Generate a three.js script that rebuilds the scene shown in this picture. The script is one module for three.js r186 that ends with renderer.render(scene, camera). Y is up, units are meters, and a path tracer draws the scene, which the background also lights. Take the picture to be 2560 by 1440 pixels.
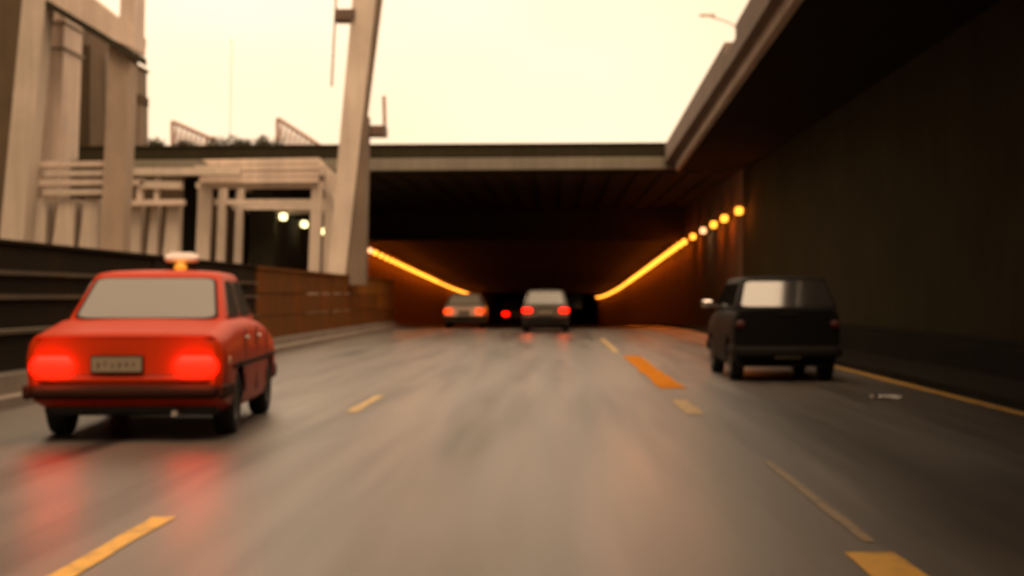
import * as THREE from 'three';
import { mergeGeometries, toCreasedNormals, mergeVertices } from 'three/addons/utils/BufferGeometryUtils.js';
import { RoundedBoxGeometry } from 'three/addons/geometries/RoundedBoxGeometry.js';
import { Brush, Evaluator, SUBTRACTION } from 'three-bvh-csg';

// ---------- camera, sky, sun, exposure ----------
const scene = new THREE.Scene();
const EYE = 1.31, FOCAL = 4000, VPX = 1385, VPY = 740;           // in pixels of a 2560 x 1440 frame
const camera = new THREE.PerspectiveCamera(2 * Math.atan(720 / FOCAL) * 180 / Math.PI, 16 / 9, 0.2, 3000);
camera.position.set(0, EYE, 0);
camera.lookAt(0, EYE, -10);
camera.setViewOffset(2560, 1440, 1280 - VPX, 720 - VPY, 2560, 1440);
camera.focus = 1.0;                                              // held too close: the whole road is soft
camera.userData.fStop = 16;
const renderer = new THREE.WebGLRenderer({ antialias: true });
renderer.toneMapping = THREE.LinearToneMapping;
renderer.toneMappingExposure = 1.9;
renderer.shadowMap.enabled = true;

function rng(seed) { let s = seed >>> 0; return () => { s = (s + 0x6d2b79f5) >>> 0; let t = Math.imul(s ^ (s >>> 15), 1 | s); t = (t + Math.imul(t ^ (t >>> 7), 61 | t)) ^ t; return ((t ^ (t >>> 14)) >>> 0) / 4294967296; }; }
function lattice(seed) {
  const r = rng(seed), a = new Float32Array(65536); for (let i = 0; i < a.length; i++) a[i] = r();
  return (x, y, px, py) => {                                     // periodic value noise
    const ix = Math.floor(x), iy = Math.floor(y); let fx = x - ix, fy = y - iy; fx = fx * fx * (3 - 2 * fx); fy = fy * fy * (3 - 2 * fy);
    const g = (i, j) => a[((((i % px) + px) % px) * 131 + (((j % py) + py) % py) * 7919) & 65535];
    return (g(ix, iy) * (1 - fx) + g(ix + 1, iy) * fx) * (1 - fy) + (g(ix, iy + 1) * (1 - fx) + g(ix + 1, iy + 1) * fx) * fy;
  };
}
function fbm(n, u, v, px, py, oct) { let s = 0, a = 0.5, t = 0; for (let i = 0; i < oct; i++) { s += a * n(u * px, v * py, px, py); t += a; px *= 2; py *= 2; a *= 0.55; } return s / t; }

{ // overcast sky: warm white cloud layer, a little brighter up and to the left
  const W = 512, H = 256, d = new Float32Array(W * H * 4), n = lattice(5);
  for (let y = 0; y < H; y++) for (let x = 0; x < W; x++) {
    const up = ((y + 0.5) / H - 0.5) * Math.PI, az = ((x + 0.5) / W - 0.5) * 2 * Math.PI;
    const e = Math.max(0, Math.sin(up));
    const c = fbm(n, x / W, y / H, 14, 14, 5) - 0.5;
    const k = (0.86 + 0.26 * e) * (1 + 0.8 * c) * (1 + 0.05 * -Math.cos(az) * Math.cos(up));
    const warm = 0.5 * c;
    const o = (y * W + x) * 4;
    d[o] = 0.86 * k; d[o + 1] = 0.625 * k * (1 + 0.04 * warm); d[o + 2] = 0.415 * k * (1 + 0.25 * warm); d[o + 3] = 1;
  }
  const t = new THREE.DataTexture(d, W, H, THREE.RGBAFormat, THREE.FloatType);
  t.mapping = THREE.EquirectangularReflectionMapping; t.magFilter = THREE.LinearFilter; t.minFilter = THREE.LinearFilter; t.needsUpdate = true;
  scene.background = t; scene.environment = t;
}
{ // the sun behind the cloud, high on the left behind the camera
  const sun = new THREE.DirectionalLight(new THREE.Color(1, 0.7, 0.44), 1.5);
  sun.position.set(-2, 80, 4); sun.target.position.set(-4, 0, -40);
  sun.castShadow = true; sun.shadow.radius = 60; sun.shadow.mapSize.set(2048, 2048);
  Object.assign(sun.shadow.camera, { left: -70, right: 70, top: 70, bottom: -70, near: 1, far: 250 });
  scene.add(sun, sun.target);
}

// ---------- helpers ----------
const R = (deg) => deg * Math.PI / 180;
const at = (px, py, z) => new THREE.Vector3((px - VPX) / FOCAL * z, EYE - (py - VPY) / FOCAL * z, -z);   // a place seen at a pixel, z metres ahead
const used = {};
function numbered(name) { const k = used[name] = (used[name] ?? -1) + 1; return k ? `${name}_${String(k).padStart(3, '0')}` : name; }
function tag(o, label, category, group, kind) { o.userData.label = label; o.userData.category = category; if (group) o.userData.group = group; if (kind) o.userData.kind = kind; return o; }
function thing(name, label, category, pos = [0, 0, 0], turn = 0, group) {
  const o = new THREE.Group(); o.name = numbered(name); scene.add(o); o.position.set(...pos); o.rotation.y = turn; return tag(o, label, category, group);
}
function clean(gs) { return gs.map((g) => { let q = g.index ? g.toNonIndexed() : g; for (const k of Object.keys(q.attributes)) if (!['position', 'normal', 'uv'].includes(k)) q.deleteAttribute(k); return q; }); }
function part(name, gs, mat, parent) {
  gs = clean([].concat(gs));
  const g = gs.length > 1 ? mergeGeometries(gs) : gs[0];
  const m = new THREE.Mesh(g, mat); m.name = parent && parent !== scene ? name : numbered(name); m.castShadow = m.receiveShadow = true; (parent ?? scene).add(m); return m;
}
function struct(name, gs, mat, label, category) { return tag(part(name, gs, mat, scene), label, category, null, 'structure'); }
// uv in metres for a geometry whose faces are roughly axis aligned
function metric(g) {
  g = g.index ? g.toNonIndexed() : g; if (!g.attributes.normal) g.computeVertexNormals();
  const p = g.attributes.position, n = g.attributes.normal, uv = new Float32Array(p.count * 2);
  for (let i = 0; i < p.count; i++) {
    const a = Math.abs(n.getX(i)), b = Math.abs(n.getY(i)), c = Math.abs(n.getZ(i));
    if (b >= a && b >= c) { uv[2 * i] = p.getX(i); uv[2 * i + 1] = p.getZ(i); } else if (a >= c) { uv[2 * i] = p.getZ(i); uv[2 * i + 1] = p.getY(i); } else { uv[2 * i] = p.getX(i); uv[2 * i + 1] = p.getY(i); }
  }
  g.setAttribute('uv', new THREE.BufferAttribute(uv, 2)); return g;
}
function bx(w, h, d, x, y, z, r = 0) {                            // box with softened edges, centre at x y z
  const g = r > 0 ? new RoundedBoxGeometry(w, h, d, 2, Math.min(r, w / 2.1, h / 2.1, d / 2.1)) : new THREE.BoxGeometry(w, h, d);
  g.translate(x, y, z); return metric(g);
}
function hexa(P) {                                                // solid from 8 corners: bottom 0-3, top 4-7, both counter-clockwise seen from above
  const q = [[3, 2, 1, 0], [4, 5, 6, 7], [0, 1, 5, 4], [1, 2, 6, 5], [2, 3, 7, 6], [3, 0, 4, 7]], v = [];
  for (const [a, b, c, d] of q) for (const i of [a, b, c, a, c, d]) v.push(P[i].x, P[i].y, P[i].z);
  const g = new THREE.BufferGeometry(); g.setAttribute('position', new THREE.Float32BufferAttribute(v, 3)); g.computeVertexNormals(); return metric(g);
}
// an upright (or leaning) post: foot and head at pixel places, widths in pixels, depth in metres behind the front face
function post(x0, y0, x1, y1, w0, w1, z, d) {
  const s = z / FOCAL, a = at(x0, y0, z), b = at(x1, y1, z), P = [];
  for (const [c, w] of [[a, w0 * s / 2], [b, w1 * s / 2]]) P.push(new THREE.Vector3(c.x - w, c.y, c.z), new THREE.Vector3(c.x + w, c.y, c.z), new THREE.Vector3(c.x + w, c.y, c.z - d), new THREE.Vector3(c.x - w, c.y, c.z - d));
  return hexa(P);
}
// a slab whose front face has the four pixel corners (lower left, lower right, upper right, upper left)
function slab(c, z, d) {
  const f = c.map(([x, y]) => at(x, y, z)), b = f.map((p) => p.clone().add(new THREE.Vector3(0, 0, -d)));
  return hexa([f[0], f[1], b[1], b[0], f[3], f[2], b[2], b[3]]);
}
function bar(a, b, r, seg = 8) { const g = new THREE.CylinderGeometry(r, r, a.distanceTo(b), seg); g.applyQuaternion(new THREE.Quaternion().setFromUnitVectors(new THREE.Vector3(0, 1, 0), b.clone().sub(a).normalize())); g.translate((a.x + b.x) / 2, (a.y + b.y) / 2, (a.z + b.z) / 2); return g; }

function tex(W, H, f, srgb, rx = 1, ry = 1) {
  const d = new Uint8Array(W * H * 4);
  for (let y = 0; y < H; y++) for (let x = 0; x < W; x++) { const c = f(x / W, y / H), o = (y * W + x) * 4; for (let k = 0; k < 3; k++) d[o + k] = Math.max(0, Math.min(255, 255 * (Array.isArray(c) ? c[k] : c))); d[o + 3] = 255; }
  const t = new THREE.DataTexture(d, W, H, THREE.RGBAFormat); t.wrapS = t.wrapT = THREE.RepeatWrapping; t.magFilter = THREE.LinearFilter; t.minFilter = THREE.LinearMipmapLinearFilter; t.generateMipmaps = true;
  if (srgb) t.colorSpace = THREE.SRGBColorSpace; t.repeat.set(rx, ry); t.needsUpdate = true; return t;
}
const N1 = lattice(11), N2 = lattice(23), N3 = lattice(37), RG = rng(91);
const mixv = (a, b, t) => a + (b - a) * t, step = (a, b, x) => { const t = Math.max(0, Math.min(1, (x - a) / (b - a))); return t * t * (3 - 2 * t); };
const grey = (l) => l <= 0.0031308 ? 12.92 * l : 1.055 * Math.pow(l, 1 / 2.4) - 0.055;
// stained concrete: tile of 6 m x 6 m, streaks run down
const concreteMap = tex(512, 512, (u, v) => {
  const blot = fbm(N1, u, v, 5, 5, 5), run = fbm(N2, u, v, 48, 3, 3), fine = N3(u * 256, v * 256, 256, 256);
  const k = 0.72 + 0.34 * (blot - 0.5) + 0.22 * (run - 0.5) + 0.08 * (fine - 0.5); return [k, k * 0.99, k * 0.965];
}, false, 1 / 6, 1 / 6);
const rustMap = tex(512, 512, (u, v) => {
  const blot = fbm(N2, u, v, 6, 4, 5), run = fbm(N1, u, v, 40, 4, 3), fine = N3(u * 256, v * 256, 256, 256), t = step(0.38, 0.66, 0.6 * blot + 0.4 * run);
  const k = 0.75 + 0.18 * (fine - 0.5); return [k * mixv(0.62, 1, t), k * mixv(0.62, 0.72, t), k * mixv(0.66, 0.44, t)];
}, false, 1 / 5, 1 / 5);
const fineBump = tex(256, 256, (u, v) => 0.5 * N3(u * 128, v * 128, 128, 128) + 0.5 * N1(u * 48, v * 48, 48, 48), false, 2, 2);
const C = (r, g, b) => new THREE.Color().setRGB(r, g, b);
const matt = (c, o = {}) => new THREE.MeshPhysicalMaterial({ color: c, roughness: 1, specularIntensity: 0.12, ...o });
const std = (c, o = {}) => new THREE.MeshStandardMaterial({ color: c, roughness: 0.85, ...o });
const M = {
  paleConcrete: std(C(0.72, 0.60, 0.50), { map: concreteMap, bumpMap: fineBump, bumpScale: 0.004, roughness: 0.8 }),
  pinkConcrete: std(C(0.80, 0.64, 0.54), { map: concreteMap, bumpMap: fineBump, bumpScale: 0.004, roughness: 0.75 }),
  tanConcrete: std(C(0.44, 0.33, 0.25), { map: concreteMap, bumpMap: fineBump, bumpScale: 0.004, roughness: 0.8 }),
  midConcrete: std(C(0.30, 0.25, 0.20), { map: concreteMap, bumpMap: fineBump, bumpScale: 0.005 }),
  brownWall: std(C(0.21, 0.15, 0.105), { map: concreteMap, bumpMap: fineBump, bumpScale: 0.006 }),
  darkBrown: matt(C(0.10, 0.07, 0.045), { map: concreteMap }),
  shadeWall: matt(C(0.060, 0.051, 0.024), { map: concreteMap, bumpMap: fineBump, bumpScale: 0.006, roughness: 0.95 }),  // retaining wall tone, lowered to put shade under the deck into it
  shadeMid: matt(C(0.05, 0.042, 0.028), { map: concreteMap }),  // dark concrete tone standing for shade in the opening and under the beam
  grimeShade: matt(C(0.022, 0.019, 0.013), { map: concreteMap, roughness: 0.95 }),  // barrier grime, plus shade of deck underside and doorway put into the colour
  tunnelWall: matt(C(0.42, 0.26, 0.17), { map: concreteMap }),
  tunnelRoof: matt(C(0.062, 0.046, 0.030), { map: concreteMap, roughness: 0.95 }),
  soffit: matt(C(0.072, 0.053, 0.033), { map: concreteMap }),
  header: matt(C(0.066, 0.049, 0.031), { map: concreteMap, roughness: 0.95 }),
  parapet: matt(C(0.04, 0.032, 0.018), { map: concreteMap, roughness: 0.85 }),
  fascia: std(C(0.22, 0.19, 0.145), { map: concreteMap, roughness: 0.8 }),
  lipBand: std(C(0.26, 0.19, 0.15), { map: concreteMap, roughness: 0.8 }),
  lipFascia: std(C(0.72, 0.58, 0.48), { map: concreteMap, roughness: 0.8 }),
  fenceDark: matt(C(0.035, 0.026, 0.014), { map: rustMap, roughness: 0.8 }),
  fenceRail: std(C(0.11, 0.085, 0.045), { map: rustMap, roughness: 0.6 }),
  rust: matt(C(0.25, 0.10, 0.02), { map: rustMap, bumpMap: fineBump, bumpScale: 0.004, roughness: 0.8 }),  // rust brown with the orange glow on the wall mixed in
  rustGlow: matt(C(0.38, 0.165, 0.028), { map: rustMap, roughness: 0.8 }),  // same rust, more orange glow painted in
  kerb: std(C(0.27, 0.22, 0.18), { map: concreteMap, bumpMap: fineBump, bumpScale: 0.004, roughness: 0.7 }),
  steelPink: std(C(0.34, 0.20, 0.15), { roughness: 0.6 }),
  steelPale: std(C(0.62, 0.45, 0.38), { roughness: 0.6 }),
  steelBrown: std(C(0.20, 0.13, 0.09), { map: rustMap, roughness: 0.6 }),
  housing: std(C(0.05, 0.045, 0.04), { roughness: 0.6, metalness: 0.3 }),
};

// ---------- ground, road, kerbs ----------
// height of the roadway z metres ahead: level, then down into the tunnel, then up again
const PROF = [[-60, 0], [60, 0], [70, -0.09], [86, -0.32], [98, -0.6], [134, -1.5], [180, -2.55], [240, -3.35], [290, -3.35], [360, -2.75], [430, -1.9]];
function roadY(z) {
  let i = 0; while (i < PROF.length - 2 && z > PROF[i + 1][0]) i++;
  const m = (k) => { const a = PROF[Math.max(0, k - 1)], b = PROF[Math.min(PROF.length - 1, k + 1)]; return (b[1] - a[1]) / (b[0] - a[0]); };
  const [z0, y0] = PROF[i], [z1, y1] = PROF[i + 1], h = z1 - z0, t = (z - z0) / h;
  const a = i ? m(i) : 0, b = m(i + 1);
  return (2 * t ** 3 - 3 * t * t + 1) * y0 + (t ** 3 - 2 * t * t + t) * h * (i <= 1 ? 0 : a) + (3 * t * t - 2 * t ** 3) * y1 + (t ** 3 - t * t) * h * (i === 0 ? 0 : b);
}
// a sheet that follows the roadway between two edges xa(z), xb(z)
function sheet(xa, xb, z0, z1, lift, dz = 4, uvs = 1) {
  const n = Math.max(1, Math.ceil((z1 - z0) / dz)), p = [], uv = [], ix = [];
  for (let i = 0; i <= n; i++) {
    const z = z0 + (z1 - z0) * i / n, y = roadY(z) + lift, a = typeof xa === 'function' ? xa(z) : xa, b = typeof xb === 'function' ? xb(z) : xb;
    p.push(a, y, -z, b, y, -z); uv.push(a * uvs, z * uvs, b * uvs, z * uvs);
    if (i < n) { const k = 2 * i; ix.push(k, k + 1, k + 3, k, k + 3, k + 2); }
  }
  const g = new THREE.BufferGeometry(); g.setAttribute('position', new THREE.Float32BufferAttribute(p, 3)); g.setAttribute('uv', new THREE.Float32BufferAttribute(uv, 2)); g.setIndex(ix); g.computeVertexNormals(); return g;
}
// a solid strip of rectangular section that follows the roadway
function strip(x0, x1, y0, y1, z0, z1, dz = 6) {
  const n = Math.max(1, Math.ceil((z1 - z0) / dz)), gs = [], fx = (f, z) => typeof f === 'function' ? f(z) : f, V = (x, y, z) => new THREE.Vector3(x, y + roadY(z), -z);
  for (let i = 0; i < n; i++) {
    const a = z0 + (z1 - z0) * i / n, b = z0 + (z1 - z0) * (i + 1) / n, q = [];
    const xa = fx(x0, a), xb = fx(x1, a), xc = fx(x1, b), xd = fx(x0, b);
    const P = [V(xa, y0, a), V(xb, y0, a), V(xc, y0, b), V(xd, y0, b), V(xa, y1, a), V(xb, y1, a), V(xc, y1, b), V(xd, y1, b)];
    const f = [[4, 5, 6, 7], [3, 2, 1, 0], [1, 2, 6, 5], [3, 0, 4, 7]]; if (i === 0) f.push([0, 1, 5, 4]); if (i === n - 1) f.push([2, 3, 7, 6]);
    for (const [k, l, m, o] of f) for (const w of [k, l, m, k, m, o]) q.push(P[w].x, P[w].y, P[w].z);
    const g = new THREE.BufferGeometry(); g.setAttribute('position', new THREE.Float32BufferAttribute(q, 3)); g.computeVertexNormals(); gs.push(metric(g));
  }
  return gs.length > 1 ? mergeGeometries(gs) : gs[0];
}
{
  const s = new THREE.Shape(); s.moveTo(-900, -900); s.lineTo(900, -900); s.lineTo(900, 900); s.lineTo(-900, 900);
  const h = new THREE.Path(); h.moveTo(-11.3, 58); h.lineTo(-11.3, 432); h.lineTo(7.6, 432); h.lineTo(7.6, 58); s.holes.push(h);
  const g = new THREE.ShapeGeometry(s); g.rotateX(-Math.PI / 2); g.translate(0, -0.03, 0);
  struct('ground', metric(g), M.midConcrete, 'bare grey ground under and around the road', 'ground');
}
{
  // asphalt: worn wheel tracks and old tar run along the road (tile 16 m x 64 m), wet film in places
  const W = 1024, H = 2048;
  const wear = (u, v) => {
    const x = u * 16 - 8;                                         // metres across
    const lane = (c) => Math.exp(-(((x - c) / 0.42) ** 2)), tr = lane(-4.7) + lane(-3.2) + lane(-1.25) + lane(0.55) + lane(2.7) + lane(4.3);
    return { x, tr };
  };
  const col = tex(W, H, (u, v) => {
    const { x, tr } = wear(u, v), blot = fbm(N1, u, v, 9, 5, 5), streak = fbm(N2, u, v, 56, 5, 3), fine = RG();
    const smudge = step(0.56, 0.74, fbm(N3, u, v, 36, 7, 3)), tar = step(0.60, 0.78, fbm(N2, u, v, 44, 9, 2));
    let k = 0.80 + 0.15 * (blot - 0.5) + 0.34 * (streak - 0.5) + 0.16 * (fine - 0.5) - 0.09 * tr; k *= 1 - 0.42 * smudge - 0.32 * tar;
    return [k, k * 0.985, k * 0.97];
  }, false, 1 / 16, 1 / 64); col.offset.set(0.5, 0);
  const rough = tex(512, 1024, (u, v) => {
    const { tr } = wear(u, v), wet = fbm(N3, u, v, 18, 5, 4), s = fbm(N1, u, v, 60, 8, 2);
    return mixv(0.50, 0.35, step(0.2, 0.8, wet)) - 0.05 * Math.min(1, tr) + 0.1 * (s - 0.5);
  }, false, 1 / 16, 1 / 64); rough.offset.set(0.5, 0);
  const chips = tex(256, 256, (u, v) => 0.6 * RG() + 0.4 * N3(u * 64, v * 64, 64, 64), false, 1.6, 1.6);
  M.asphalt = std(C(0.125, 0.107, 0.094), { map: col, roughness: 1, roughnessMap: rough, bumpMap: chips, bumpScale: 0.0025 });
  const worn = tex(256, 512, (u, v) => { const k = step(0.30, 0.5, fbm(N1, u, v, 10, 16, 4)); return [mixv(0.7, 1, k), mixv(0.72, 1, k), mixv(0.85, 1, k)]; }, false, 1.1, 0.5);
  M.yellow = std(C(0.62, 0.33, 0.035), { map: worn, roughness: 0.55 });
  M.paleYellow = std(C(0.40, 0.26, 0.08), { map: worn, roughness: 0.55 });
  M.fadedPaint = std(C(0.26, 0.19, 0.11), { map: worn, roughness: 0.6 });
  M.orange = matt(C(0.44, 0.15, 0.004), { map: worn, roughness: 0.9 });  // yellow paint with the lamp reflection mixed into its colour
  M.white = std(C(0.82, 0.78, 0.7), { map: worn, roughness: 0.6 });
  struct('road', sheet(-6.32, 5.32, -60, 430, 0), M.asphalt, 'wet grey asphalt carriageway running down into the tunnel', 'road');
  const rag = (z, k) => 0.5 - fbm(N1, (z * 0.11 + k * 0.37) % 1, 0.31 * k, 9, 7, 4);
  const dash = (x, w, z0, z1, m, label, lift = 0.006) => struct('lane_marking', sheet((z) => x - w / 2 + 0.35 * w * rag(z, 1), (z) => x + w / 2 + 0.35 * w * rag(z, 2), z0, z1, lift, 0.12), m, label, 'road marking');
  dash(-2.3, 0.13, 6.4, 9.45, M.yellow, 'long yellow lane dash close behind the red taxi');
  dash(-2.28, 0.13, 18.0, 21.0, M.paleYellow, 'short faded yellow dash to the right of the red taxi');
  dash(-2.28, 0.11, 28.6, 31.4, M.asphalt, 'nearly worn away dash between the taxi and the tunnel cars');
  dash(1.6, 0.27, 6.6, 8.15, M.yellow, 'bold yellow dash nearest the camera at the foot of the dark lane');
  dash(1.57, 0.2, 17.7, 20.2, M.paleYellow, 'small faded yellow dash level with the dark wagon');
  dash(1.68, 0.36, 22.6, 35, M.orange, 'broad yellow strip beside the dark wagon, lamp reflection painted into its orange');
  dash(1.46, 0.13, 37, 49, M.paleYellow, 'thin pale yellow dash ahead of the orange strip, near the tunnel mouth');
  dash(1.68, 0.07, 8.5, 12.6, M.fadedPaint, 'hairline of faded paint running up from the bold yellow dash');
  struct('edge_line', sheet(5.11, 5.25, -50, 40, 0.008), M.yellow, 'thin orange edge line along the kerb of the dark lane', 'road marking');
  struct('kerb', [strip(-6.56, -6.32, -0.2, 0.13, -58, 428)], M.kerb, 'pale concrete kerb at the foot of the dark fence and brown wall', 'kerb');
  struct('kerb', [strip(5.32, 5.5, -0.2, 0.12, -58, 428)], M.grimeShade, 'dark kerb along the shaded retaining wall', 'kerb');
  struct('footway', [strip(5.5, 7.3, -0.2, 0.10, -58, 428)], M.grimeShade, 'dark narrow walkway between kerb and retaining wall', 'pavement');
  struct('side_road', sheet(-11.2, -6.58, -60, 430, 0.012), M.midConcrete, 'hidden roadway behind the brown wall, under the white frame', 'road');
  const scrap = new THREE.PlaneGeometry(0.34, 0.3, 6, 6); { const p = scrap.attributes.position; for (let i = 0; i < p.count; i++) p.setXYZ(i, p.getX(i) + 0.03 * (RG() - 0.5), p.getY(i) + 0.04 * (RG() - 0.5), 0.03 * RG()); } scrap.rotateX(-Math.PI / 2); scrap.rotateY(0.4); scrap.computeVertexNormals();
  const sc = tag(part('paper_scrap', scrap, M.white, scene), 'small pale scrap lying on the dark lane behind the wagon', 'scrap'); sc.position.set(4.24, 0.012, -20.4);
}

// ---------- right side: retaining wall, overhanging deck ----------
const LIP = [[-58, 1.1], [18.8, 1.1], [19.6, 4.85], [24.5, 4.85], [25.5, 4.077], [62, 4.86]];  // unseen near deck added wide for shade, cut back for the window reflection
const lipX = (z) => { let i = 0; while (i < LIP.length - 2 && z > LIP[i + 1][0]) i++; const [a, x] = LIP[i], [b, y] = LIP[i + 1]; return x + (y - x) * (z - a) / (b - a); };
{
  const w = thing('retaining_wall', 'tall retaining wall under the overhanging deck, its colour darkened for shade', 'wall');
  part('wall_face', strip(7.3, 8.3, -0.3, 6.14, -58, 62), M.shadeWall, w);
  part('barrier', [strip(6.72, 7.297, 0.10, 0.5, -58, 62), strip(6.86, 7.297, 0.5, 0.62, -58, 62)], M.grimeShade, w);
  const c = thing('overhanging_deck', 'dark concrete deck overhanging the lane, pale edge beam above', 'deck');
  const runs = LIP.slice(1).map(([b], i) => [LIP[i][0], Math.min(b, 61.9)]);
  part('slab', runs.map(([a, b]) => strip(lipX, 8.3, 6.19, 6.62, a, b)), M.grimeShade, c);  // slab coloured near black for the shade on its underside
  part('edge_beam', runs.map(([a, b]) => strip((z) => lipX(z) - 0.16, (z) => lipX(z) - 0.003, 6.16, 6.63, a, b)), M.lipFascia, c);
  const hs = [[-58, 18.8, 0.62], [19.6, 24.5, 0.62], [25.5, 34.3, 0.5], [34.3, 36.8, 0.22], [36.8, 61.7, 0.53]];
  for (const [a, b, h] of hs) part('parapet_panel', strip((z) => lipX(z) - 0.37 + (z > 33 ? -0.2 * (z - 33) / 29 : 0), (z) => lipX(z) - 0.2, 6.45, 6.62 + h, a + 0.01, b - 0.01), M.lipBand, c);
  part('bracket', strip((z) => lipX(z) - 0.2, (z) => lipX(z) - 0.163, 6.42, 6.56, 25.6, 61.7), M.lipBand, c);
}

// ---------- overpass bridge and tunnel ----------
{
  const b = thing('overpass', 'low concrete overpass spanning the road above the tunnel mouth', 'bridge');
  const Z = 62, xl = -19;
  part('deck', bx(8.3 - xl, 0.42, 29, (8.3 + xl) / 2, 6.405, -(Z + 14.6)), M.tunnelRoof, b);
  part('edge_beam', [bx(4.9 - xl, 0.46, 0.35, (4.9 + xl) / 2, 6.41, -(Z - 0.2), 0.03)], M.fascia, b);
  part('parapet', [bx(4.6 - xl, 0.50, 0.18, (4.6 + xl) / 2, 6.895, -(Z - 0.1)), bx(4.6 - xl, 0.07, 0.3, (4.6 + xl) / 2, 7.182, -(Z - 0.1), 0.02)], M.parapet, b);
  part('abutment', bx(7.4, 7.2, 1.2, -15.95, 2.7, -66.3), M.grimeShade, b);  // near-black colour paints in the dark of the doorway
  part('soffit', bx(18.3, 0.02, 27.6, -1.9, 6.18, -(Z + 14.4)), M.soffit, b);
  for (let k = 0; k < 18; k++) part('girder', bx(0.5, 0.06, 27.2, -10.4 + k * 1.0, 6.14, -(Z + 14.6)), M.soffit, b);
  b.rotation.z = R(0.35);
}
{
  const t = thing('road_tunnel', 'dark road tunnel lit by two rows of orange lamps', 'tunnel');
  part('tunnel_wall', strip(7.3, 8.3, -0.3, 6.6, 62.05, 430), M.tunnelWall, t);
  part('tunnel_wall', strip(-12.2, -11.2, -0.3, 6.6, 64, 92), M.shadeMid, t);  // first stretch coloured darker than the next to paint in shade
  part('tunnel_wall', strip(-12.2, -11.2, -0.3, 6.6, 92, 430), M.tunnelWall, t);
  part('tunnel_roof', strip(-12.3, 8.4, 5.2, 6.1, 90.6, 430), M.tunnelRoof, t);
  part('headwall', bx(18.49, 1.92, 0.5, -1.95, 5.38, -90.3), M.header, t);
  part('end_wall', bx(21, 9, 0.6, -2, 1.5, -430.4), M.tunnelRoof, t);
}

// ---------- tunnel lamps ----------
const sodium = new THREE.MeshStandardMaterial({ color: 0x332211, emissive: C(1, 0.28, 0.022), emissiveIntensity: 2.7, roughness: 0.5 });
const warmWhite = new THREE.MeshStandardMaterial({ color: 0x332f28, emissive: C(1, 0.80, 0.36), emissiveIntensity: 2.2, roughness: 0.5 });
const dimPink = new THREE.MeshStandardMaterial({ color: 0x332f28, emissive: C(1, 0.44, 0.18), emissiveIntensity: 1.5, roughness: 0.5 });
function makeLamp(mat) {
  const g = new THREE.Group();
  part('housing', [bx(0.1, 0.3, 0.4, 0.03, 0.0, 0, 0.02), bx(0.5, 0.04, 0.5, -0.17, 0.16, 0, 0.015), bx(0.14, 0.06, 0.06, -0.05, -0.02, 0)], M.housing, g);  // flat hood added on top to keep lamp light off the roof
  part('diffuser', bx(0.26, 0.27, 0.46, -0.24, -0.01, 0, 0.09), mat, g);
  return g;
}
const lampProto = { s: makeLamp(sodium), w: makeLamp(warmWhite), p: makeLamp(dimPink) };
const LAMPH = 4.53;
function lamp(side, z, kind, label, group, strength = 1) {
  const o = lampProto[kind].clone(); o.name = numbered('tunnel_lamp'); scene.add(o);
  o.position.set(side > 0 ? 7.22 : -11.12 + 0.0, roadY(z) + LAMPH, -z); if (side < 0) o.rotation.y = Math.PI;
  tag(o, label, 'lamp', group);
  const l = new THREE.PointLight(kind === 's' ? C(1, 0.17, 0.006) : C(1, 0.78, 0.42), (kind === 's' ? 2.1 : 0.6) * strength, 0, 2);
  l.position.set(o.position.x - side * 0.24, o.position.y - 0.02, -z); l.castShadow = true; l.shadow.radius = 6; l.name = 'lamp_glow'; scene.add(l);
}
{
  const firsts = ['first and largest orange lamp, highest on the wall beyond the dark wagon', 'second orange lamp from the upper end of the row beyond the wagon', 'third orange lamp from the upper end of the row beyond the wagon',
    'small dimmer fourth lamp from the upper end of the row beyond the wagon', 'fifth orange lamp from the upper end of the row beyond the wagon', 'sixth orange lamp from the upper end of the row beyond the wagon'];
  const zs = [60.4, 65.6, 70, 74.9, 80.4, 85.8];
  zs.forEach((z, i) => lamp(1, z, i === 3 ? 'p' : 's', firsts[i], 'orange lamps along the tunnel wall beyond the wagon'));
  for (let z = 89; z < 262; z += z < 150 ? 3.3 : 5) lamp(1, z, 's', 'orange lamp in the unbroken streak along the tunnel wall beyond the wagon', 'orange lamps along the tunnel wall beyond the wagon');
  lamp(-1, 64.3, 'w', 'largest pale yellow lamp in the black opening behind the white posts', 'pale lamps in the opening behind the posts', 1.2);
  lamp(-1, 69.7, 'w', 'second pale yellow lamp, lower in the black opening behind the posts', 'pale lamps in the opening behind the posts', 1.2);
  lamp(-1, 75.6, 'w', 'faint pale lamp seen between the last two white posts', 'pale lamps in the opening behind the posts', 0.8);
  lamp(-1, 91.2, 'p', 'faint pinkish lamp right beside the tall concrete pylon', 'orange lamps along the tunnel wall beside the pylon', 0.5);
  lamp(-1, 94.8, 'p', 'small pinkish white lamp at the upper end of the streak by the pylon', 'orange lamps along the tunnel wall beside the pylon', 0.7);
  for (let z = 97.5; z < 238; z += z < 150 ? 3.3 : 5) lamp(-1, z, 's', 'orange lamp in the unbroken streak leading from the pylon into the tunnel', 'orange lamps along the tunnel wall beside the pylon');
}

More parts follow.
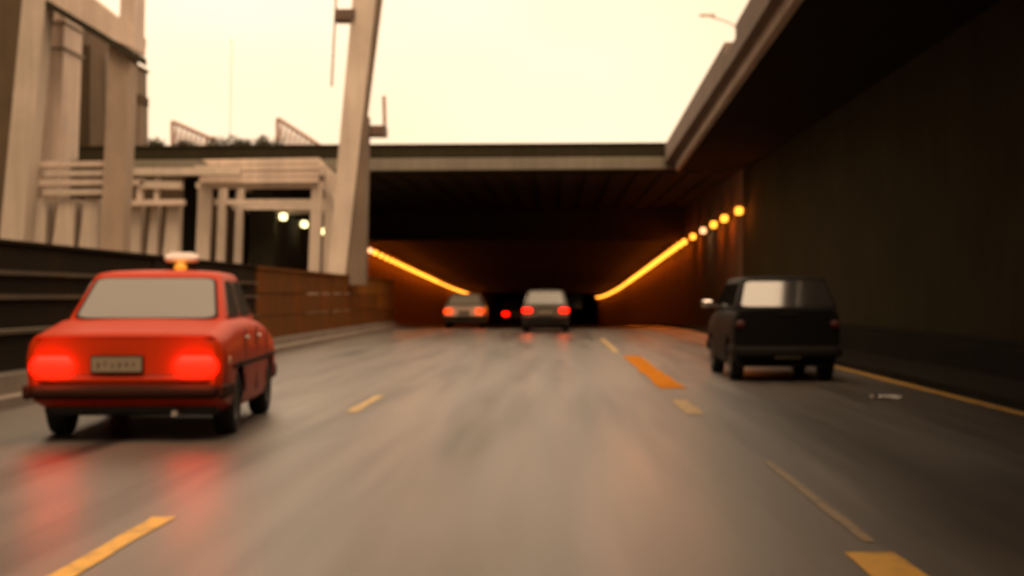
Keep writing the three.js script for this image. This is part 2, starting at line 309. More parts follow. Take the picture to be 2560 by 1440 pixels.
// ---------- left side: fence, brown wall, pylon ----------
{
  const f = thing('roadside_fence', 'dark fence with thin horizontal rails behind the red taxi', 'fence');
  const z1 = 36;
  part('base', strip(-6.9, -6.57, -0.2, 0.36, -56, z1), M.kerb, f);
  const bands = [[0.38, 0.84], [0.90, 1.27], [1.33, 1.57], [1.63, 1.95]];
  for (let k = 0, z = -56; z < z1; z += 4.6, k++) {
    const e = Math.min(z1, z + 4.6);
    for (const [a, b] of bands) part('board', strip(-6.78 - 0.012 * (k % 3), -6.71 - 0.012 * (k % 3), a, b, z + 0.02, e - 0.02, 9), M.fenceDark, f);
    part('post', bx(0.1, 1.6, 0.12, -6.86, 1.15, -(z + 0.1)), M.fenceDark, f);
  }
  for (const y of [0.87, 1.30, 1.60]) part('rail', strip(-6.70, -6.64, y - 0.025, y + 0.025, -56, z1), M.fenceRail, f);
  part('top_rail', strip(-6.82, -6.66, 1.955, 2.0, -56, z1), M.fenceDark, f);
}
{
  const w = thing('roadside_wall', 'rusty brown wall, orange glow in its colour, between the red taxi and the tunnel mouth', 'wall');
  part('base', strip(-6.9, -6.57, -0.2, 0.30, 36.02, 67), M.kerb, w);
  const hs = [[0.31, 0.83], [0.85, 1.37], [1.39, 1.92]];
  for (let k = 0, z = 36.05; z < 66.5; z += 6.19, k++) for (const [i, [a, b]] of hs.entries()) {
    const light = (k >= 3 && i === 2) || (k === 4 && i === 1);  // brighter planks carry orange glow near the tunnel in their colour
    part('plank', strip(-6.84 - 0.02 * ((k + i) % 2), -6.70 - 0.02 * ((k + i) % 2), a, b, z + 0.015, Math.min(67, z + 6.19) - 0.015, 9), light ? M.rustGlow : M.rust, w);
  }
  part('coping', strip(-6.9, -6.66, 1.925, 1.99, 36.02, 67), M.rust, w);
}
{
  const Z = 52, p = thing('pylon', 'tall leaning concrete pylon rising beside the tunnel mouth', 'pylon');
  part('shaft', post(838, 712, 916, -60, 44, 60, Z, 0.9), M.paleConcrete, p);
  part('shaded_side', [post(884, 712, 905, 290, 56, 30, Z + 0.12, 0.7), post(905, 290, 953, -60, 22, 16, Z + 0.12, 0.4)], M.brownWall, p);  // side face of the shaft, its shade put into a darker colour
  part('ledge', [slab([[834, 48], [886, 48], [888, 22], [838, 22]], Z - 0.1, 0.9)], M.steelBrown, p);
  part('ledge', [slab([[912, 338], [962, 338], [962, 313], [912, 313]], Z + 0.5, 0.9)], M.steelBrown, p);
  part('rod', bar(at(842, -40, Z + 0.1), at(829, 216, Z + 0.1), 0.035), M.steelBrown, p);
  part('rod', bar(at(962, 318, Z + 0.6), at(960, 240, Z + 0.6), 0.06), M.steelPink, p);
}

// ---------- left side: white frames ----------
{
  const p = thing('frame_pavilion', 'pale concrete frame with posts around the black opening by the pylon', 'pavilion');
  const fz = [55, 58, 61.2, 64.2];
  fz.forEach((z, i) => {
    const xl = -12.07, xr = -8.2, base = 1.2, ty = i === 0 ? 5.2 : 5.45;
    const mk = (x, w) => hexa([[x - w / 2 - 0.16, -0.1, -z], [x + w / 2 - 0.16, -0.1, -z], [x + w / 2 - 0.16, -0.1, -z - 0.4], [x - w / 2 - 0.16, -0.1, -z - 0.4], [x - w / 2 + 0.05, ty, -z], [x + w / 2 + 0.05, ty, -z], [x + w / 2 + 0.05, ty, -z - 0.4], [x - w / 2 + 0.05, ty, -z - 0.4]].map((q) => new THREE.Vector3(...q)));
    part('post', mk(xl, i ? 0.26 : 0.42), M.paleConcrete, p);
    part('post', mk(xr, i ? 0.26 : 0.36), M.paleConcrete, p);
    part('tie_beam', bx(xr - xl + 0.5, 0.2, 0.3, (xl + xr) / 2, i ? 4.72 : 5.12, -z - 0.2), M.paleConcrete, p);
  });
  for (let k = 0; k < 4; k++) part('fascia_board', slab([[498 + k * 8, 457 - k * 15], [795, 456 - k * 16], [795, 442 - k * 16], [498 + k * 2, 444 - k * 15]], 54.8 + 0.03 * (k % 2), 0.2), M.pinkConcrete, p);
  part('corner_plate', slab([[795, 460], [838, 500], [836, 440], [797, 394]], 55.6, 0.2), M.paleConcrete, p);
  part('side_beam', [bx(0.3, 0.34, 10, -12.2, 5.63, -60), bx(0.3, 0.34, 10, -8.1, 5.63, -60)], M.paleConcrete, p);
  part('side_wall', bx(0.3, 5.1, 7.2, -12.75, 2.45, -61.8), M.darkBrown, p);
}
{
  const p = thing('side_colonnade', 'low pale colonnade with crossbars, left of the black doorway', 'colonnade'), Z = 54;
  part('top_beam', slab([[305, 438], [600, 436], [600, 418], [305, 420]], Z, 0.5), M.paleConcrete, p);
  part('crossbar', slab([[305, 462], [358, 462], [358, 448], [305, 446]], Z + 0.1, 0.4), M.pinkConcrete, p);
  part('crossbar', slab([[350, 470], [452, 472], [452, 454], [350, 452]], Z + 0.1, 0.4), M.paleConcrete, p);
  part('crossbar', slab([[300, 514], [458, 512], [458, 498], [300, 500]], Z - 0.1, 0.4), M.pinkConcrete, p);
  for (const [x0, x1, a, b] of [[330, 344, 34, 20], [376, 387, 26, 16], [424, 434, 40, 30]]) part('column', post(x0, 662, x1, 512, a, b, Z + 0.35, 0.5), M.paleConcrete, p);
  for (const [x, w] of [[350, 14], [392, 10]]) part('strut', post(x - 3, 500, x, 440, w, w, Z + 0.2, 0.3), M.paleConcrete, p);
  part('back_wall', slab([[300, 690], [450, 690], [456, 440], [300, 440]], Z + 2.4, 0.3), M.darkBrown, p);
}
{
  const p = thing('concrete_frame', 'tall leaning concrete frame with three columns and a sloping beam', 'frame structure'), Z = 47;
  part('column', post(22, 660, 90, -60, 58, 58, Z, 0.9), M.paleConcrete, p);
  part('column', post(110, 560, 142, -60, 66, 46, Z + 2, 1.9), M.pinkConcrete, p);
  part('column', post(276, 660, 302, 60, 56, 54, Z + 0.4, 0.9), M.tanConcrete, p);
  part('capital', [slab([[114, 58], [165, 58], [165, 52], [114, 52]], Z + 1.95, 2.0), slab([[110, 123], [164, 123], [164, 117], [110, 117]], Z + 1.95, 2.0)], M.midConcrete, p);
  part('sloping_beam', slab([[95, -14], [330, 126], [334, 78], [165, -60]], Z + 0.2, 1.5), M.pinkConcrete, p);
  part('underside_shade', slab([[96, 4], [330, 146], [330, 127], [96, -13]], Z + 0.05, 1.7), M.shadeMid, p);  // dark strip painted in for the shaded underside of the beam
  part('hanger', slab([[296, 130], [334, 120], [338, -60], [302, -60]], Z + 0.25, 1.2), M.pinkConcrete, p);
  part('gusset', slab([[262, 92], [330, 118], [316, 40], [284, 44]], Z + 0.17, 0.3), M.pinkConcrete, p);
  for (const [y, x0, x1, m] of [[418, 68, 262, 1], [441, 110, 266, 0], [464, 62, 268, 1], [488, 108, 268, 0]]) part('louvre', slab([[x0, y], [x1, y - 2], [x1, y - 16], [x0, y - 14]], Z + 0.9, 0.35), m ? M.pinkConcrete : M.paleConcrete, p);
  for (const [x0, x1, a, b] of [[78, 92, 66, 46], [152, 168, 58, 40], [218, 228, 52, 34]]) part('pier', post(x0, 660, x1, 496, a, b, Z + 1.1, 0.9), M.paleConcrete, p);
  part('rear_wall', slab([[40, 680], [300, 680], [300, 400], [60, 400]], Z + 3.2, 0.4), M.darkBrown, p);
}
// ---------- buildings behind ----------
{
  const Z = 78, b = thing('brown_building', 'dark brown building behind the tall concrete frame', 'building');
  part('wall', [slab([[-420, 760], [48, 760], [52, -300], [-420, -300]], Z - 8, 6)], M.darkBrown, b);
  part('wall', [slab([[150, 760], [302, 760], [306, 92], [150, -60]], Z, 2.5)], M.brownWall, b);
  part('pier', [slab([[192, 760], [216, 760], [220, 112], [196, 112]], Z - 0.35, 0.34)], M.darkBrown, b);
  part('pier', [slab([[262, 760], [274, 760], [276, 140], [264, 132]], Z - 0.25, 0.24)], M.midConcrete, b);
}
{
  const Z = 150, t = thing('far_tower', 'distant brown stepped tower against the sky, left of the overpass shrubs', 'tower');
  part('wall', slab([[300, 760], [340, 760], [340, 168], [300, 168]], Z, 4), M.brownWall, t);
  part('parapet', slab([[298, 168], [343, 168], [343, 160], [298, 160]], Z - 0.2, 4.4), M.darkBrown, t);
  part('side_block', slab([[340, 262], [352, 258], [352, 236], [340, 234]], Z + 0.3, 3), M.darkBrown, t);
  part('lower_block', slab([[340, 760], [348, 760], [350, 260], [340, 260]], Z + 0.4, 3), M.brownWall, t);
}
{ // unseen building added beside the camera, made tall to shade the wall and lane
  const b = thing('added_building', 'added unseen building along the road, shading the wall under the deck', 'building');
  part('wall', bx(10, 33, 106, -22.2, 16.4, 8), M.brownWall, b);
  for (let k = 0; k < 5; k++) part('cornice', bx(0.3, 0.35, 106, -17.05, 4 + k * 4, 8), M.midConcrete, b);
}
{
  const b = thing('added_building', 'added unseen building behind the camera, darkening the car reflections', 'building');  // unseen building added to darken what the car rears reflect
  part('wall', bx(60, 20, 12, 0, 9.9, 96), M.brownWall, b); part('cornice', bx(61, 0.6, 0.5, 0, 19.5, 89.7), M.midConcrete, b);
}
function truss(px, py, x2, y2, base, Z, label) {                   // right-angled lattice: upright on the left, sloping chord to the right
  const o = thing('roof_truss', label, 'truss', [0, 0, 0], 0, 'triangular trusses above the overpass');
  const A = at(px, py, Z), B = at(x2, y2, Z), D = at(px, base, Z), E = at(x2, base, Z);
  part('upright', bar(D, A, 0.1), M.steelPink, o); part('sloping_chord', bar(A, B, 0.1), M.steelPink, o); part('lower_chord', bar(D, E, 0.07), M.steelPink, o);
  const n = 9; for (let k = 1; k < n; k++) { const t = k / n, u = A.clone().lerp(B, t), d = D.clone().lerp(E, t), d0 = D.clone().lerp(E, (k - 1) / n); part('lattice_bar', bar(d, u, 0.045, 6), M.steelPink, o); part('lattice_bar', bar(d0, u, 0.04, 6), M.steelPink, o); }
}
truss(431, 304, 540, 352, 385, 82, 'pale triangular lattice truss nearer the stepped tower');
truss(694, 296, 800, 364, 385, 82, 'pale triangular lattice truss nearer the pylon');
{
  const m = thing('thin_mast', 'very thin pale mast standing between the two trusses', 'mast', [0, 0, 0]);
  part('pole', bar(at(574, 400, 86), at(579, 100, 86), 0.022), M.steelPale, m); part('cap', new THREE.SphereGeometry(0.05, 8, 6).translate(...at(579, 99, 86).toArray()), M.steelPale, m);
  const s = thing('street_lamp', 'faint street lamp with a long arm above the edge of the overhanging deck', 'street lamp'), z = 80;
  const curve = new THREE.CatmullRomCurve3([at(1856, 420, z), at(1850, 120, z), at(1838, 66, z), at(1805, 50, z), at(1778, 42, z)]);
  part('arm', new THREE.TubeGeometry(curve, 30, 0.045, 8), M.steelPale, s); part('lantern', bx(0.8, 0.12, 0.3, ...at(1768, 38, z).toArray(), 0.05), M.steelPale, s);
}
// shrubs on the overpass
{
  const leaf = std(C(0.045, 0.038, 0.016), { roughness: 0.8, side: THREE.DoubleSide }), bark = std(C(0.06, 0.045, 0.03));
  const shrub = (px, wpx, hpx, seed, label, Z = 63.2) => {
    const r = rng(seed), s = Z / FOCAL, o = thing('shrub', label, 'shrub', [0, 0, 0], 0, 'shrubs growing on the overpass'), base = new THREE.Vector3((px - VPX) * s, 6.64, -Z), W = wpx * s, H = (hpx + 52) * s;
    const v = [], stems = [];
    const n = Math.round(9 + wpx / 6);
    for (let k = 0; k < n; k++) {
      const cx = (r() - 0.5) * W, top = H * (0.62 + 0.38 * r()) * (1 - 0.5 * Math.abs(cx / W)), tip = base.clone().add(new THREE.Vector3(cx, top, (r() - 0.5) * 0.5)), foot = base.clone().add(new THREE.Vector3(cx * 0.6, 0, 0));
      stems.push(bar(foot, tip, 0.012, 5));
      for (let i = 0; i < 60; i++) {
        const t = 0.3 + 0.72 * r(), c = foot.clone().lerp(tip, t).add(new THREE.Vector3((r() - 0.5) * 0.34, (r() - 0.5) * 0.16, (r() - 0.5) * 0.3)), a = new THREE.Vector3(r() - 0.5, r() - 0.5, r() - 0.5).normalize().multiplyScalar(0.07), b = new THREE.Vector3(r() - 0.5, r() - 0.5, r() - 0.5).normalize().multiplyScalar(0.035);
        for (const q of [c.clone().add(a), c.clone().add(b), c.clone().sub(a), c.clone().add(a), c.clone().sub(a), c.clone().sub(b)]) v.push(q.x, q.y, q.z);
      }
    }
    const g = new THREE.BufferGeometry(); g.setAttribute('position', new THREE.Float32BufferAttribute(v, 3)); g.computeVertexNormals();
    part('foliage', metric(g), leaf, o); part('stem', stems, bark, o);
  };
  shrub(392, 40, 14, 1, 'small spiky shrub on the overpass beside the stepped tower');
  shrub(470, 70, 6, 2, 'low dark shrub on the overpass under the first truss');
  shrub(575, 110, 18, 3, 'broad dark shrub on the overpass between the trusses');
  shrub(668, 80, 16, 4, 'rounded dark shrub on the overpass just before the second truss');
}

// ---------- vehicles ----------
const dark = std(C(0.012, 0.011, 0.01), { roughness: 0.6 }), rubber = std(C(0.016, 0.015, 0.014), { roughness: 0.9 }), trim = matt(C(0.014, 0.012, 0.01), { roughness: 0.7, specularIntensity: 0.12 }), chrome = std(C(0.55, 0.5, 0.45), { roughness: 0.25, metalness: 0.9 }), rimMat = std(C(0.30, 0.28, 0.26), { roughness: 0.4, metalness: 0.7 });
const plateMap = (() => {                                          // a blurred plate: no character can be read
  const c = document.createElement('canvas'); c.width = 256; c.height = 80; const g = c.getContext('2d'); g.fillStyle = '#b9ad98'; g.fillRect(0, 0, 256, 80); g.fillStyle = '#4a4338';
  const r = rng(4); for (let i = 0; i < 6; i++) for (let k = 0; k < 5; k++) { g.globalAlpha = 0.35 + 0.3 * r(); g.fillRect(26 + i * 35 + 8 * r(), 20 + 34 * r(), 6 + 9 * r(), 6 + 9 * r()); }
  const t = new THREE.CanvasTexture(c); t.colorSpace = THREE.SRGBColorSpace; return t;
})();
const plateMat = std(C(0.42, 0.38, 0.34), { map: plateMap, roughness: 0.5 });
const SECT = [[0, 0], [0.5, 0], [0.86, 0.0], [0.955, 0.07], [0.985, 0.2], [1, 0.45], [0.997, 0.64], [0.972, 0.84], [0.925, 0.94], [0.85, 0.99], [0.45, 1.004], [0, 1.01]];
function bodyLoft(st) {
  const n = SECT.length, ring = 2 * n - 2, p = [], ix = [];
  const fine = []; for (let i = 0; i < st.length - 1; i++) for (let k = 0; k < 3; k++) { const t = k / 3, e = t; fine.push(st[i].map((a, j) => mixv(a, st[i + 1][j], e))); } fine.push(st[st.length - 1]);
  for (const [f, w, y0, y1] of fine) {
    const half = SECT.map(([a, b]) => [a * w, y0 + b * (y1 - y0)]);
    const loop = [...half, ...half.slice(1, -1).reverse().map(([x, y]) => [-x, y])];
    for (const [x, y] of loop) p.push(x, y, -f);
  }
  for (let i = 0; i < fine.length - 1; i++) for (let k = 0; k < ring; k++) { const a = i * ring + k, b = i * ring + (k + 1) % ring, c = a + ring, d = b + ring; ix.push(a, b, d, a, d, c); }
  const cap = (i, flip) => { const c = p.length / 3, [f, , y0, y1] = fine[i]; p.push(0, (y0 + y1) / 2, -f); for (let k = 0; k < ring; k++) { const a = i * ring + k, b = i * ring + (k + 1) % ring; flip ? ix.push(c, b, a) : ix.push(c, a, b); } };
  cap(0, true); cap(fine.length - 1, false);
  const g = new THREE.BufferGeometry(); g.setAttribute('position', new THREE.Float32BufferAttribute(p, 3)); g.setIndex(ix); g.computeVertexNormals();
  g.setAttribute('uv', new THREE.Float32BufferAttribute(new Float32Array(p.length / 3 * 2), 2)); return g;
}
function rr(hw, z0, z1, r, y, n = 5) {                             // rounded rectangle ring seen from above
  const o = [], c = [[hw - r, z0 + r, -90], [hw - r, z1 - r, 0], [-hw + r, z1 - r, 90], [-hw + r, z0 + r, 180]];
  for (const [x, z, a] of c) for (let k = 0; k <= n; k++) { const t = R(a + 90 * k / n); o.push([x + r * Math.cos(t), y, -(z + r * Math.sin(t))]); }
  return o;
}
function cabinLoft(c) {
  const rings = [rr(c.bw, c.b0, c.b1, 0.12, c.y0), rr(c.tw + 0.0, c.t0, c.t1, 0.14, c.y1 - 0.03), rr(c.tw - 0.03, c.t0 + 0.05, c.t1 - 0.05, 0.15, c.y1), rr(c.tw - 0.14, c.t0 + 0.2, c.t1 - 0.2, 0.15, c.y1 + 0.025), rr(c.tw * 0.4, c.t0 + 0.4, c.t1 - 0.4, 0.1, c.y1 + 0.04)];
  const n = rings[0].length, p = rings.flat(2), ix = [];
  for (let i = 0; i < rings.length - 1; i++) for (let k = 0; k < n; k++) { const a = i * n + k, b = i * n + (k + 1) % n; ix.push(a, b, b + n, a, b + n, a + n); }
  const top = p.length / 3; p.push(0, c.y1 + 0.042, -(c.t0 + c.t1) / 2); for (let k = 0; k < n; k++) ix.push((rings.length - 1) * n + k, (rings.length - 1) * n + (k + 1) % n, top);
  const g = new THREE.BufferGeometry(); g.setAttribute('position', new THREE.Float32BufferAttribute(p, 3)); g.setIndex(ix); g.computeVertexNormals(); g.setAttribute('uv', new THREE.Float32BufferAttribute(new Float32Array(p.length / 3 * 2), 2)); return toCreasedNormals(g, R(35));
}
// a pane on one face of the cabin: four corners (lower a, lower b, upper b, upper a), u v window inside it, lifted off the face
function pane(q, u0, u1, v0, v1, lift, rad = 0.14) {
  const P = (u, v) => q[0].clone().multiplyScalar((1 - u) * (1 - v)).addScaledVector(q[1], u * (1 - v)).addScaledVector(q[2], u * v).addScaledVector(q[3], (1 - u) * v);
  const nrm = q[1].clone().sub(q[0]).cross(q[3].clone().sub(q[0])).normalize(), out = [], n = 4;
  for (const [cu, cv, a] of [[u1 - rad * (u1 - u0), v0 + rad * (v1 - v0), -90], [u1 - rad * (u1 - u0), v1 - rad * (v1 - v0), 0], [u0 + rad * (u1 - u0), v1 - rad * (v1 - v0), 90], [u0 + rad * (u1 - u0), v0 + rad * (v1 - v0), 180]])
    for (let k = 0; k <= n; k++) { const t = R(a + 90 * k / n); out.push(P(cu + rad * (u1 - u0) * Math.cos(t), cv + rad * (v1 - v0) * Math.sin(t))); }
  const f = out.map((p) => p.clone().addScaledVector(nrm, lift)), b = out.map((p) => p.clone().addScaledVector(nrm, -0.03)), v = [], c = f.reduce((s, p) => s.add(p), new THREE.Vector3()).multiplyScalar(1 / f.length);
  for (let k = 0; k < f.length; k++) { const l = (k + 1) % f.length; for (const p of [c, f[k], f[l], f[k], b[k], b[l], f[k], b[l], f[l]]) v.push(p.x, p.y, p.z); }
  const g = new THREE.BufferGeometry(); g.setAttribute('position', new THREE.Float32BufferAttribute(v, 3)); g.computeVertexNormals(); g.setAttribute('uv', new THREE.Float32BufferAttribute(new Float32Array(v.length / 3 * 2), 2)); return g;
}
const tyreGeo = (() => { const r = 0.31, w = 0.1; const g = new THREE.LatheGeometry([[0.19, -w], [0.27, -w * 1.02], [0.3, -w * 0.9], [r, -w * 0.6], [r, w * 0.6], [0.3, w * 0.9], [0.27, w * 1.02], [0.19, w]].map(([a, b]) => new THREE.Vector2(a, b)), 36); g.rotateZ(Math.PI / 2); return g; })();
const rimGeo = (() => { const g = new THREE.LatheGeometry([[0.0, 0.05], [0.05, 0.055], [0.07, 0.04], [0.15, 0.05], [0.185, 0.085], [0.195, 0.09], [0.195, -0.08], [0, -0.08]].map(([a, b]) => new THREE.Vector2(a, b)), 28); g.rotateZ(-Math.PI / 2); return g; })();
const csg = new Evaluator(); csg.useGroups = false;
function makeCar(name, label, category, o) {
  const car = thing(name, label, category, o.pos, o.turn ?? 0);
  const paint = new THREE.MeshPhysicalMaterial({ color: o.paint, roughness: o.rough ?? 0.38, clearcoat: o.coat ?? 0.25, clearcoatRoughness: 0.2, specularIntensity: o.spec ?? 0.5, bumpMap: fineBump, bumpScale: 0.0004 });
  const glass = new THREE.MeshPhysicalMaterial({ color: o.glass ?? C(0.02, 0.018, 0.015), roughness: 0.07, ior: o.glassIor ?? 1.7 });
  let b = new Brush(bodyLoft(o.body)); b.updateMatrixWorld();
  for (const f of o.axles) { const c = new Brush(new THREE.CylinderGeometry(0.375, 0.375, 3, 28).rotateZ(Math.PI / 2)); c.position.set(0, 0.32, -f); c.updateMatrixWorld(); b = csg.evaluate(b, c, SUBTRACTION); b.updateMatrixWorld(); }
  part('body', toCreasedNormals(mergeVertices(b.geometry, 1e-4), R(32)), paint, car);
  part('underbody', bx(o.hw * 1.72, 0.22, o.L - 0.5, 0, 0.33, -o.L / 2, 0.05), dark, car);
  const c = o.cabin; part('roof', cabinLoft(c), paint, car);
  const V = (x, y, z) => new THREE.Vector3(x, y, -z);
  const rear = [V(-c.bw, c.y0, c.b0), V(c.bw, c.y0, c.b0), V(c.tw, c.y1 - 0.03, c.t0), V(-c.tw, c.y1 - 0.03, c.t0)];
  const front = [V(c.bw, c.y0, c.b1), V(-c.bw, c.y0, c.b1), V(-c.tw, c.y1 - 0.03, c.t1), V(c.tw, c.y1 - 0.03, c.t1)];
  const right = [V(c.bw, c.y0, c.b0), V(c.bw, c.y0, c.b1), V(c.tw, c.y1 - 0.03, c.t1), V(c.tw, c.y1 - 0.03, c.t0)];
  const left = [V(-c.bw, c.y0, c.b1), V(-c.bw, c.y0, c.b0), V(-c.tw, c.y1 - 0.03, c.t0), V(-c.tw, c.y1 - 0.03, c.t1)];
  const rw = o.rearWin ?? [0.07, 0.93, 0.06, 0.93];
  part('window_seal', pane(rear, rw[0] - 0.02, rw[1] + 0.02, rw[2] - 0.03, rw[3] + 0.03, 0.004, 0.1), trim, car);
  part('rear_window', pane(rear, ...rw, 0.009, 0.09), glass, car);
  part('windscreen', pane(front, 0.06, 0.94, 0.06, 0.93, 0.009, 0.09), glass, car);
  for (const [q, flip] of [[right, 0], [left, 1]]) for (const [u0, u1] of o.sides ?? [[0.09, 0.46], [0.5, 0.9]]) part('side_window', pane(q, flip ? 1 - u1 : u0, flip ? 1 - u0 : u1, 0.1, 0.9, 0.008, 0.12), glass, car);
  for (const f of o.axles) for (const s of [1, -1]) {
    const w = new THREE.Group(); w.name = 'wheel'; w.position.set(s * (o.hw - 0.13), 0.31, -f); if (s < 0) w.rotation.y = Math.PI; car.add(w);
    part('tyre', tyreGeo, rubber, w); part('rim', rimGeo, rimMat, w);
  }
  const bm = o.bumperMat ?? trim, bw = o.bumperW ?? 1.9, bh = o.bumperH ?? 0.17;
  part('bumper', [bx(o.hw * bw, bh, 0.2, 0, o.bumpY, -0.03, 0.06), ...[1, -1].map((s) => bx(0.08, bh, 0.6, s * (o.hw - 0.04), o.bumpY, -0.28, 0.035))], bm, car);
  part('bumper', bx(o.hw * 1.94, 0.2, 0.2, 0, o.bumpY, -o.L + 0.03, 0.07), bm, car);
  const lm = new THREE.MeshStandardMaterial({ color: C(0.03, 0.001, 0.0005), emissive: C(1, o.lampG ?? 0.003, 0.0005), emissiveIntensity: o.glow * 0.7, roughness: 0.6 });
  for (const s of [1, -1]) {
    part('tail_light', new THREE.CapsuleGeometry(o.th / 2, o.tw - o.th, 8, 16).rotateZ(Math.PI / 2).scale(1, 1, 0.5).translate(s * o.tx, o.ty, 0.005 - (o.tz ?? 0)), lm, car);
    if (o.glow > 1) { const l = new THREE.PointLight(C(1, 0.11, 0.01), (o.cast ?? 1) * 0.75, 0, 2); l.position.set(s * o.tx, o.ty, 0.01 - (o.tz ?? 0)); l.castShadow = true; l.shadow.radius = 4; l.name = 'tail_light_glow'; car.add(l); }
  }
  if (o.plate) { const g = new THREE.PlaneGeometry(o.plate[2], o.plate[3]); g.translate(o.plate[0], o.plate[1], 0.045); part('number_plate', [bx(o.plate[2] + 0.03, o.plate[3] + 0.03, 0.03, o.plate[0], o.plate[1], 0.02, 0.008)], trim, car); part('plate_face', g, plateMat, car); }
  if (o.mirrors) for (const s of o.mirrors) part('door_mirror', [bx(0.2, 0.13, 0.1, s * (o.hw + 0.12), c.y0 + 0.06, -(c.b1 - 0.45), 0.04), bx(0.16, 0.03, 0.05, s * o.hw, c.y0 + 0.03, -(c.b1 - 0.45))], o.mirrorMat ?? trim, car);
  return { car, paint };
}
const sedan = (L, hw, k = 1) => [[0, hw * 0.9, 0.44, 0.93 * k], [0.05, hw * 0.965, 0.38, 0.975 * k], [0.22, hw * 0.992, 0.31, 0.99 * k], [0.62, hw, 0.24, 1.04 * k], [1.0, hw, 0.22, 1.085 * k], [L * 0.5, hw * 1.004, 0.20, 1.09 * k], [L * 0.72, hw, 0.20, 1.05 * k], [L * 0.86, hw * 0.99, 0.22, 0.98 * k], [L * 0.965, hw * 0.965, 0.3, 0.9 * k], [L, hw * 0.89, 0.42, 0.82 * k]];
{
  const { car, paint } = makeCar('red_taxi', 'red taxi saloon with glowing tail lights and a white roof sign', 'taxi', {
    pos: [-3.84, 0, -14.3], turn: R(3.7), paint: C(0.40, 0.026, 0.001), rough: 0.5, spec: 0.25, coat: 0.08, L: 4.45, hw: 0.9, axles: [0.98, 3.6], body: sedan(4.45, 0.9),
    cabin: { y0: 1.06, y1: 1.535, b0: 0.98, b1: 3.3, t0: 1.62, t1: 2.85, bw: 0.755, tw: 0.63 }, glass: C(0.13, 0.115, 0.10), glassIor: 1.75, rearWin: [0.06, 0.94, 0.08, 0.94],  // pale glass colour stands in for sky reflected in the panes
    bumpY: 0.45, bumperMat: matt(C(0.030, 0.010, 0.006), { roughness: 0.7 }), bumperW: 1.84, bumperH: 0.13, tw: 0.40, th: 0.2, tx: 0.63, ty: 0.68, glow: 7, cast: 0.9, plate: [-0.06, 0.70, 0.44, 0.13],
  });
  part('roof_sign', [bx(0.35, 0.085, 0.17, 0.13, 1.70, -2.3, 0.04), bx(0.24, 0.03, 0.12, 0.13, 1.747, -2.3, 0.014)], std(C(0.75, 0.66, 0.6), { roughness: 0.4 }), car);
  part('sign_mount', bx(0.3, 0.05, 0.1, 0.13, 1.625, -2.32, 0.01), trim, car);
  part('roof_light', new THREE.SphereGeometry(0.055, 14, 10).scale(1.2, 0.8, 1).translate(0.13, 1.605, -2.2), new THREE.MeshStandardMaterial({ color: C(0.5, 0.2, 0.02), emissive: C(1, 0.36, 0.03), emissiveIntensity: 0.4, roughness: 0.4 }), car);
  { const l = new THREE.PointLight(C(1, 0.4, 0.06), 0.012); l.position.set(0.13, 1.605, -2.2); l.castShadow = true; l.name = 'roof_light_glow'; car.add(l); }
  part('boot_badge', bx(0.36, 0.028, 0.012, -0.5, 0.862, -0.022, 0.005), chrome, car);
  part('boot_badge', bx(0.15, 0.04, 0.012, 0.5, 0.868, -0.022, 0.005), chrome, car);
  for (const s of [-1, 1]) part('boot_seam', bx(0.012, 0.34, 0.012, s * 0.47, 0.76, -0.012, 0.004), dark, car);
  part('boot_seam', bx(1.5, 0.012, 0.02, 0, 0.595, 0.0, 0.004), dark, car);
  for (const [f, h] of [[1.38, 0.62], [2.28, 0.66], [3.18, 0.6]]) for (const s of [-1, 1]) part('door_seam', bx(0.012, h, 0.014, s * 0.897, 0.68, -f, 0.004), dark, car);
  part('boot_lock', new THREE.CylinderGeometry(0.022, 0.022, 0.02, 14).rotateX(Math.PI / 2).translate(0, 0.84, -0.012), chrome, car);
  part('boot_lip', bx(1.56, 0.03, 0.05, 0, 0.945, -0.02, 0.012), paint, car);
  part('valance', bx(1.5, 0.05, 0.04, 0, 0.565, 0.0, 0.015), paint, car);
  part('exhaust_pipe', bar(new THREE.Vector3(0.45, 0.26, 0.06), new THREE.Vector3(0.45, 0.26, -0.5), 0.028, 12), chrome, car);
  for (const f of [1.5, 2.45]) part('door_handle', bx(0.03, 0.03, 0.14, 0.905, 0.9, -f, 0.01), chrome, car);
  part('side_moulding', bx(0.015, 0.04, 3.4, 0.906, 0.66, -2.2, 0.006), trim, car);
  part('indicator', bx(0.02, 0.07, 0.16, 0.888, 0.72, -0.3, 0.01), std(C(0.6, 0.25, 0.1), { roughness: 0.3 }), car);
}
{
  const { car } = makeCar('dark_wagon', 'boxy black wagon in the shaded lane, its rear window half bright', 'car', {
    pos: [3.55, 0, -24.3], turn: R(0.6), paint: C(0.006, 0.0055, 0.005), rough: 0.55, spec: 0.12, coat: 0, L: 4.1, hw: 0.83, axles: [0.75, 3.25],
    body: [[0, 0.76, 0.4, 1.1], [0.05, 0.8, 0.34, 1.14], [0.25, 0.825, 0.26, 1.15], [1, 0.83, 0.22, 1.15], [2.6, 0.83, 0.22, 1.12], [3.2, 0.82, 0.24, 1.05], [3.9, 0.8, 0.3, 0.95], [4.1, 0.74, 0.42, 0.86]],
    cabin: { y0: 1.12, y1: 1.58, b0: 0.06, b1: 3.0, t0: 0.36, t1: 2.3, bw: 0.79, tw: 0.66 }, glassIor: 1.55, glass: C(0.02, 0.018, 0.016), rearWin: [0.05, 0.95, 0.06, 0.95], sides: [[0.08, 0.34], [0.37, 0.62], [0.65, 0.92]],
    bumpY: 0.46, tw: 0.15, th: 0.12, tx: 0.72, ty: 0.88, glow: 0.005, plate: [0, 0.42, 0.4, 0.1], mirrors: [-1], mirrorMat: chrome,
  });
  part('tailgate_handle', bx(0.3, 0.03, 0.02, 0, 1.03, 0.006, 0.008), trim, car);
}
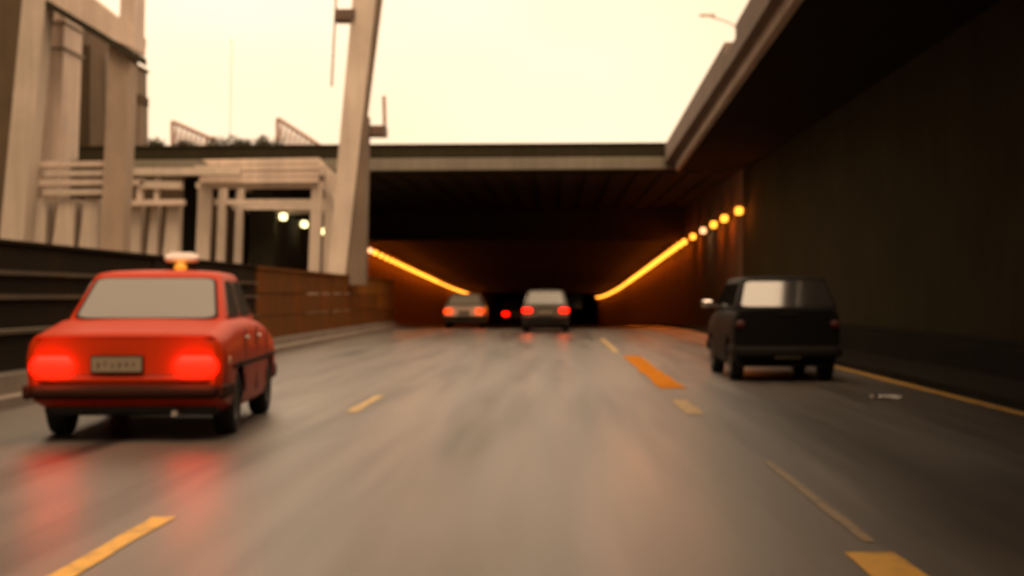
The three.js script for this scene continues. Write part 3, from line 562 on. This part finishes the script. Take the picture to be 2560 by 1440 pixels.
makeCar('silver_hatchback', 'grey hatchback in the middle lane with bright red tail lights', 'car', {
  pos: [-0.3, roadY(57), -57], paint: C(0.07, 0.065, 0.05), L: 4.1, hw: 0.86, axles: [0.75, 3.2], bumper: 'trim',
  body: [[0, 0.79, 0.44, 0.98], [0.06, 0.83, 0.36, 1.0], [0.3, 0.855, 0.28, 1.02], [1, 0.86, 0.24, 1.02], [2.6, 0.86, 0.24, 1.0], [3.2, 0.85, 0.26, 0.95], [3.9, 0.82, 0.32, 0.86], [4.1, 0.76, 0.42, 0.8]],
  cabin: { y0: 1.0, y1: 1.5, b0: 0.1, b1: 3.1, t0: 0.55, t1: 2.3, bw: 0.79, tw: 0.64 }, glass: C(0.13, 0.12, 0.10), glassIor: 1.9, bumpY: 0.5, tw: 0.36, th: 0.17, tx: 0.66, ty: 0.8, glow: 4, cast: 1.2, plate: [0, 0.72, 0.5, 0.12],
});
makeCar('pale_saloon', 'pale saloon ahead on the left, tail lights lit orange red', 'car', {
  pos: [-3.72, roadY(66), -66], paint: C(0.58, 0.50, 0.39), L: 4.3, hw: 0.85, axles: [0.9, 3.5], body: sedan(4.3, 0.85, 0.96),
  cabin: { y0: 1.02, y1: 1.42, b0: 0.7, b1: 3.2, t0: 1.3, t1: 2.7, bw: 0.76, tw: 0.62 }, glass: C(0.75, 0.68, 0.56), glassIor: 1.6, bumpY: 0.45, tw: 0.34, th: 0.18, tx: 0.66, ty: 0.72, glow: 2.6, lampG: 0.035, cast: 0.9, plate: [0, 0.66, 0.44, 0.12],  // very pale glass colour paints in skylight on the rear window
});
makeCar('dark_hatchback', 'dark car deep in the tunnel, one red tail light showing between the other cars', 'car', {
  pos: [-2.3, roadY(96), -96], paint: C(0.03, 0.025, 0.02), L: 4.1, hw: 0.85, axles: [0.75, 3.2],
  body: [[0, 0.79, 0.44, 0.98], [0.06, 0.83, 0.36, 1.0], [0.3, 0.855, 0.28, 1.02], [1, 0.86, 0.24, 1.02], [2.6, 0.86, 0.24, 1.0], [3.2, 0.85, 0.26, 0.95], [3.9, 0.82, 0.32, 0.86], [4.1, 0.76, 0.42, 0.8]],
  cabin: { y0: 1.0, y1: 1.45, b0: 0.1, b1: 3.1, t0: 0.6, t1: 2.3, bw: 0.78, tw: 0.62 }, bumpY: 0.5, tw: 0.42, th: 0.24, tx: 0.6, ty: 0.78, glow: 4.5, cast: 1.2,
});

renderer.render(scene, camera);
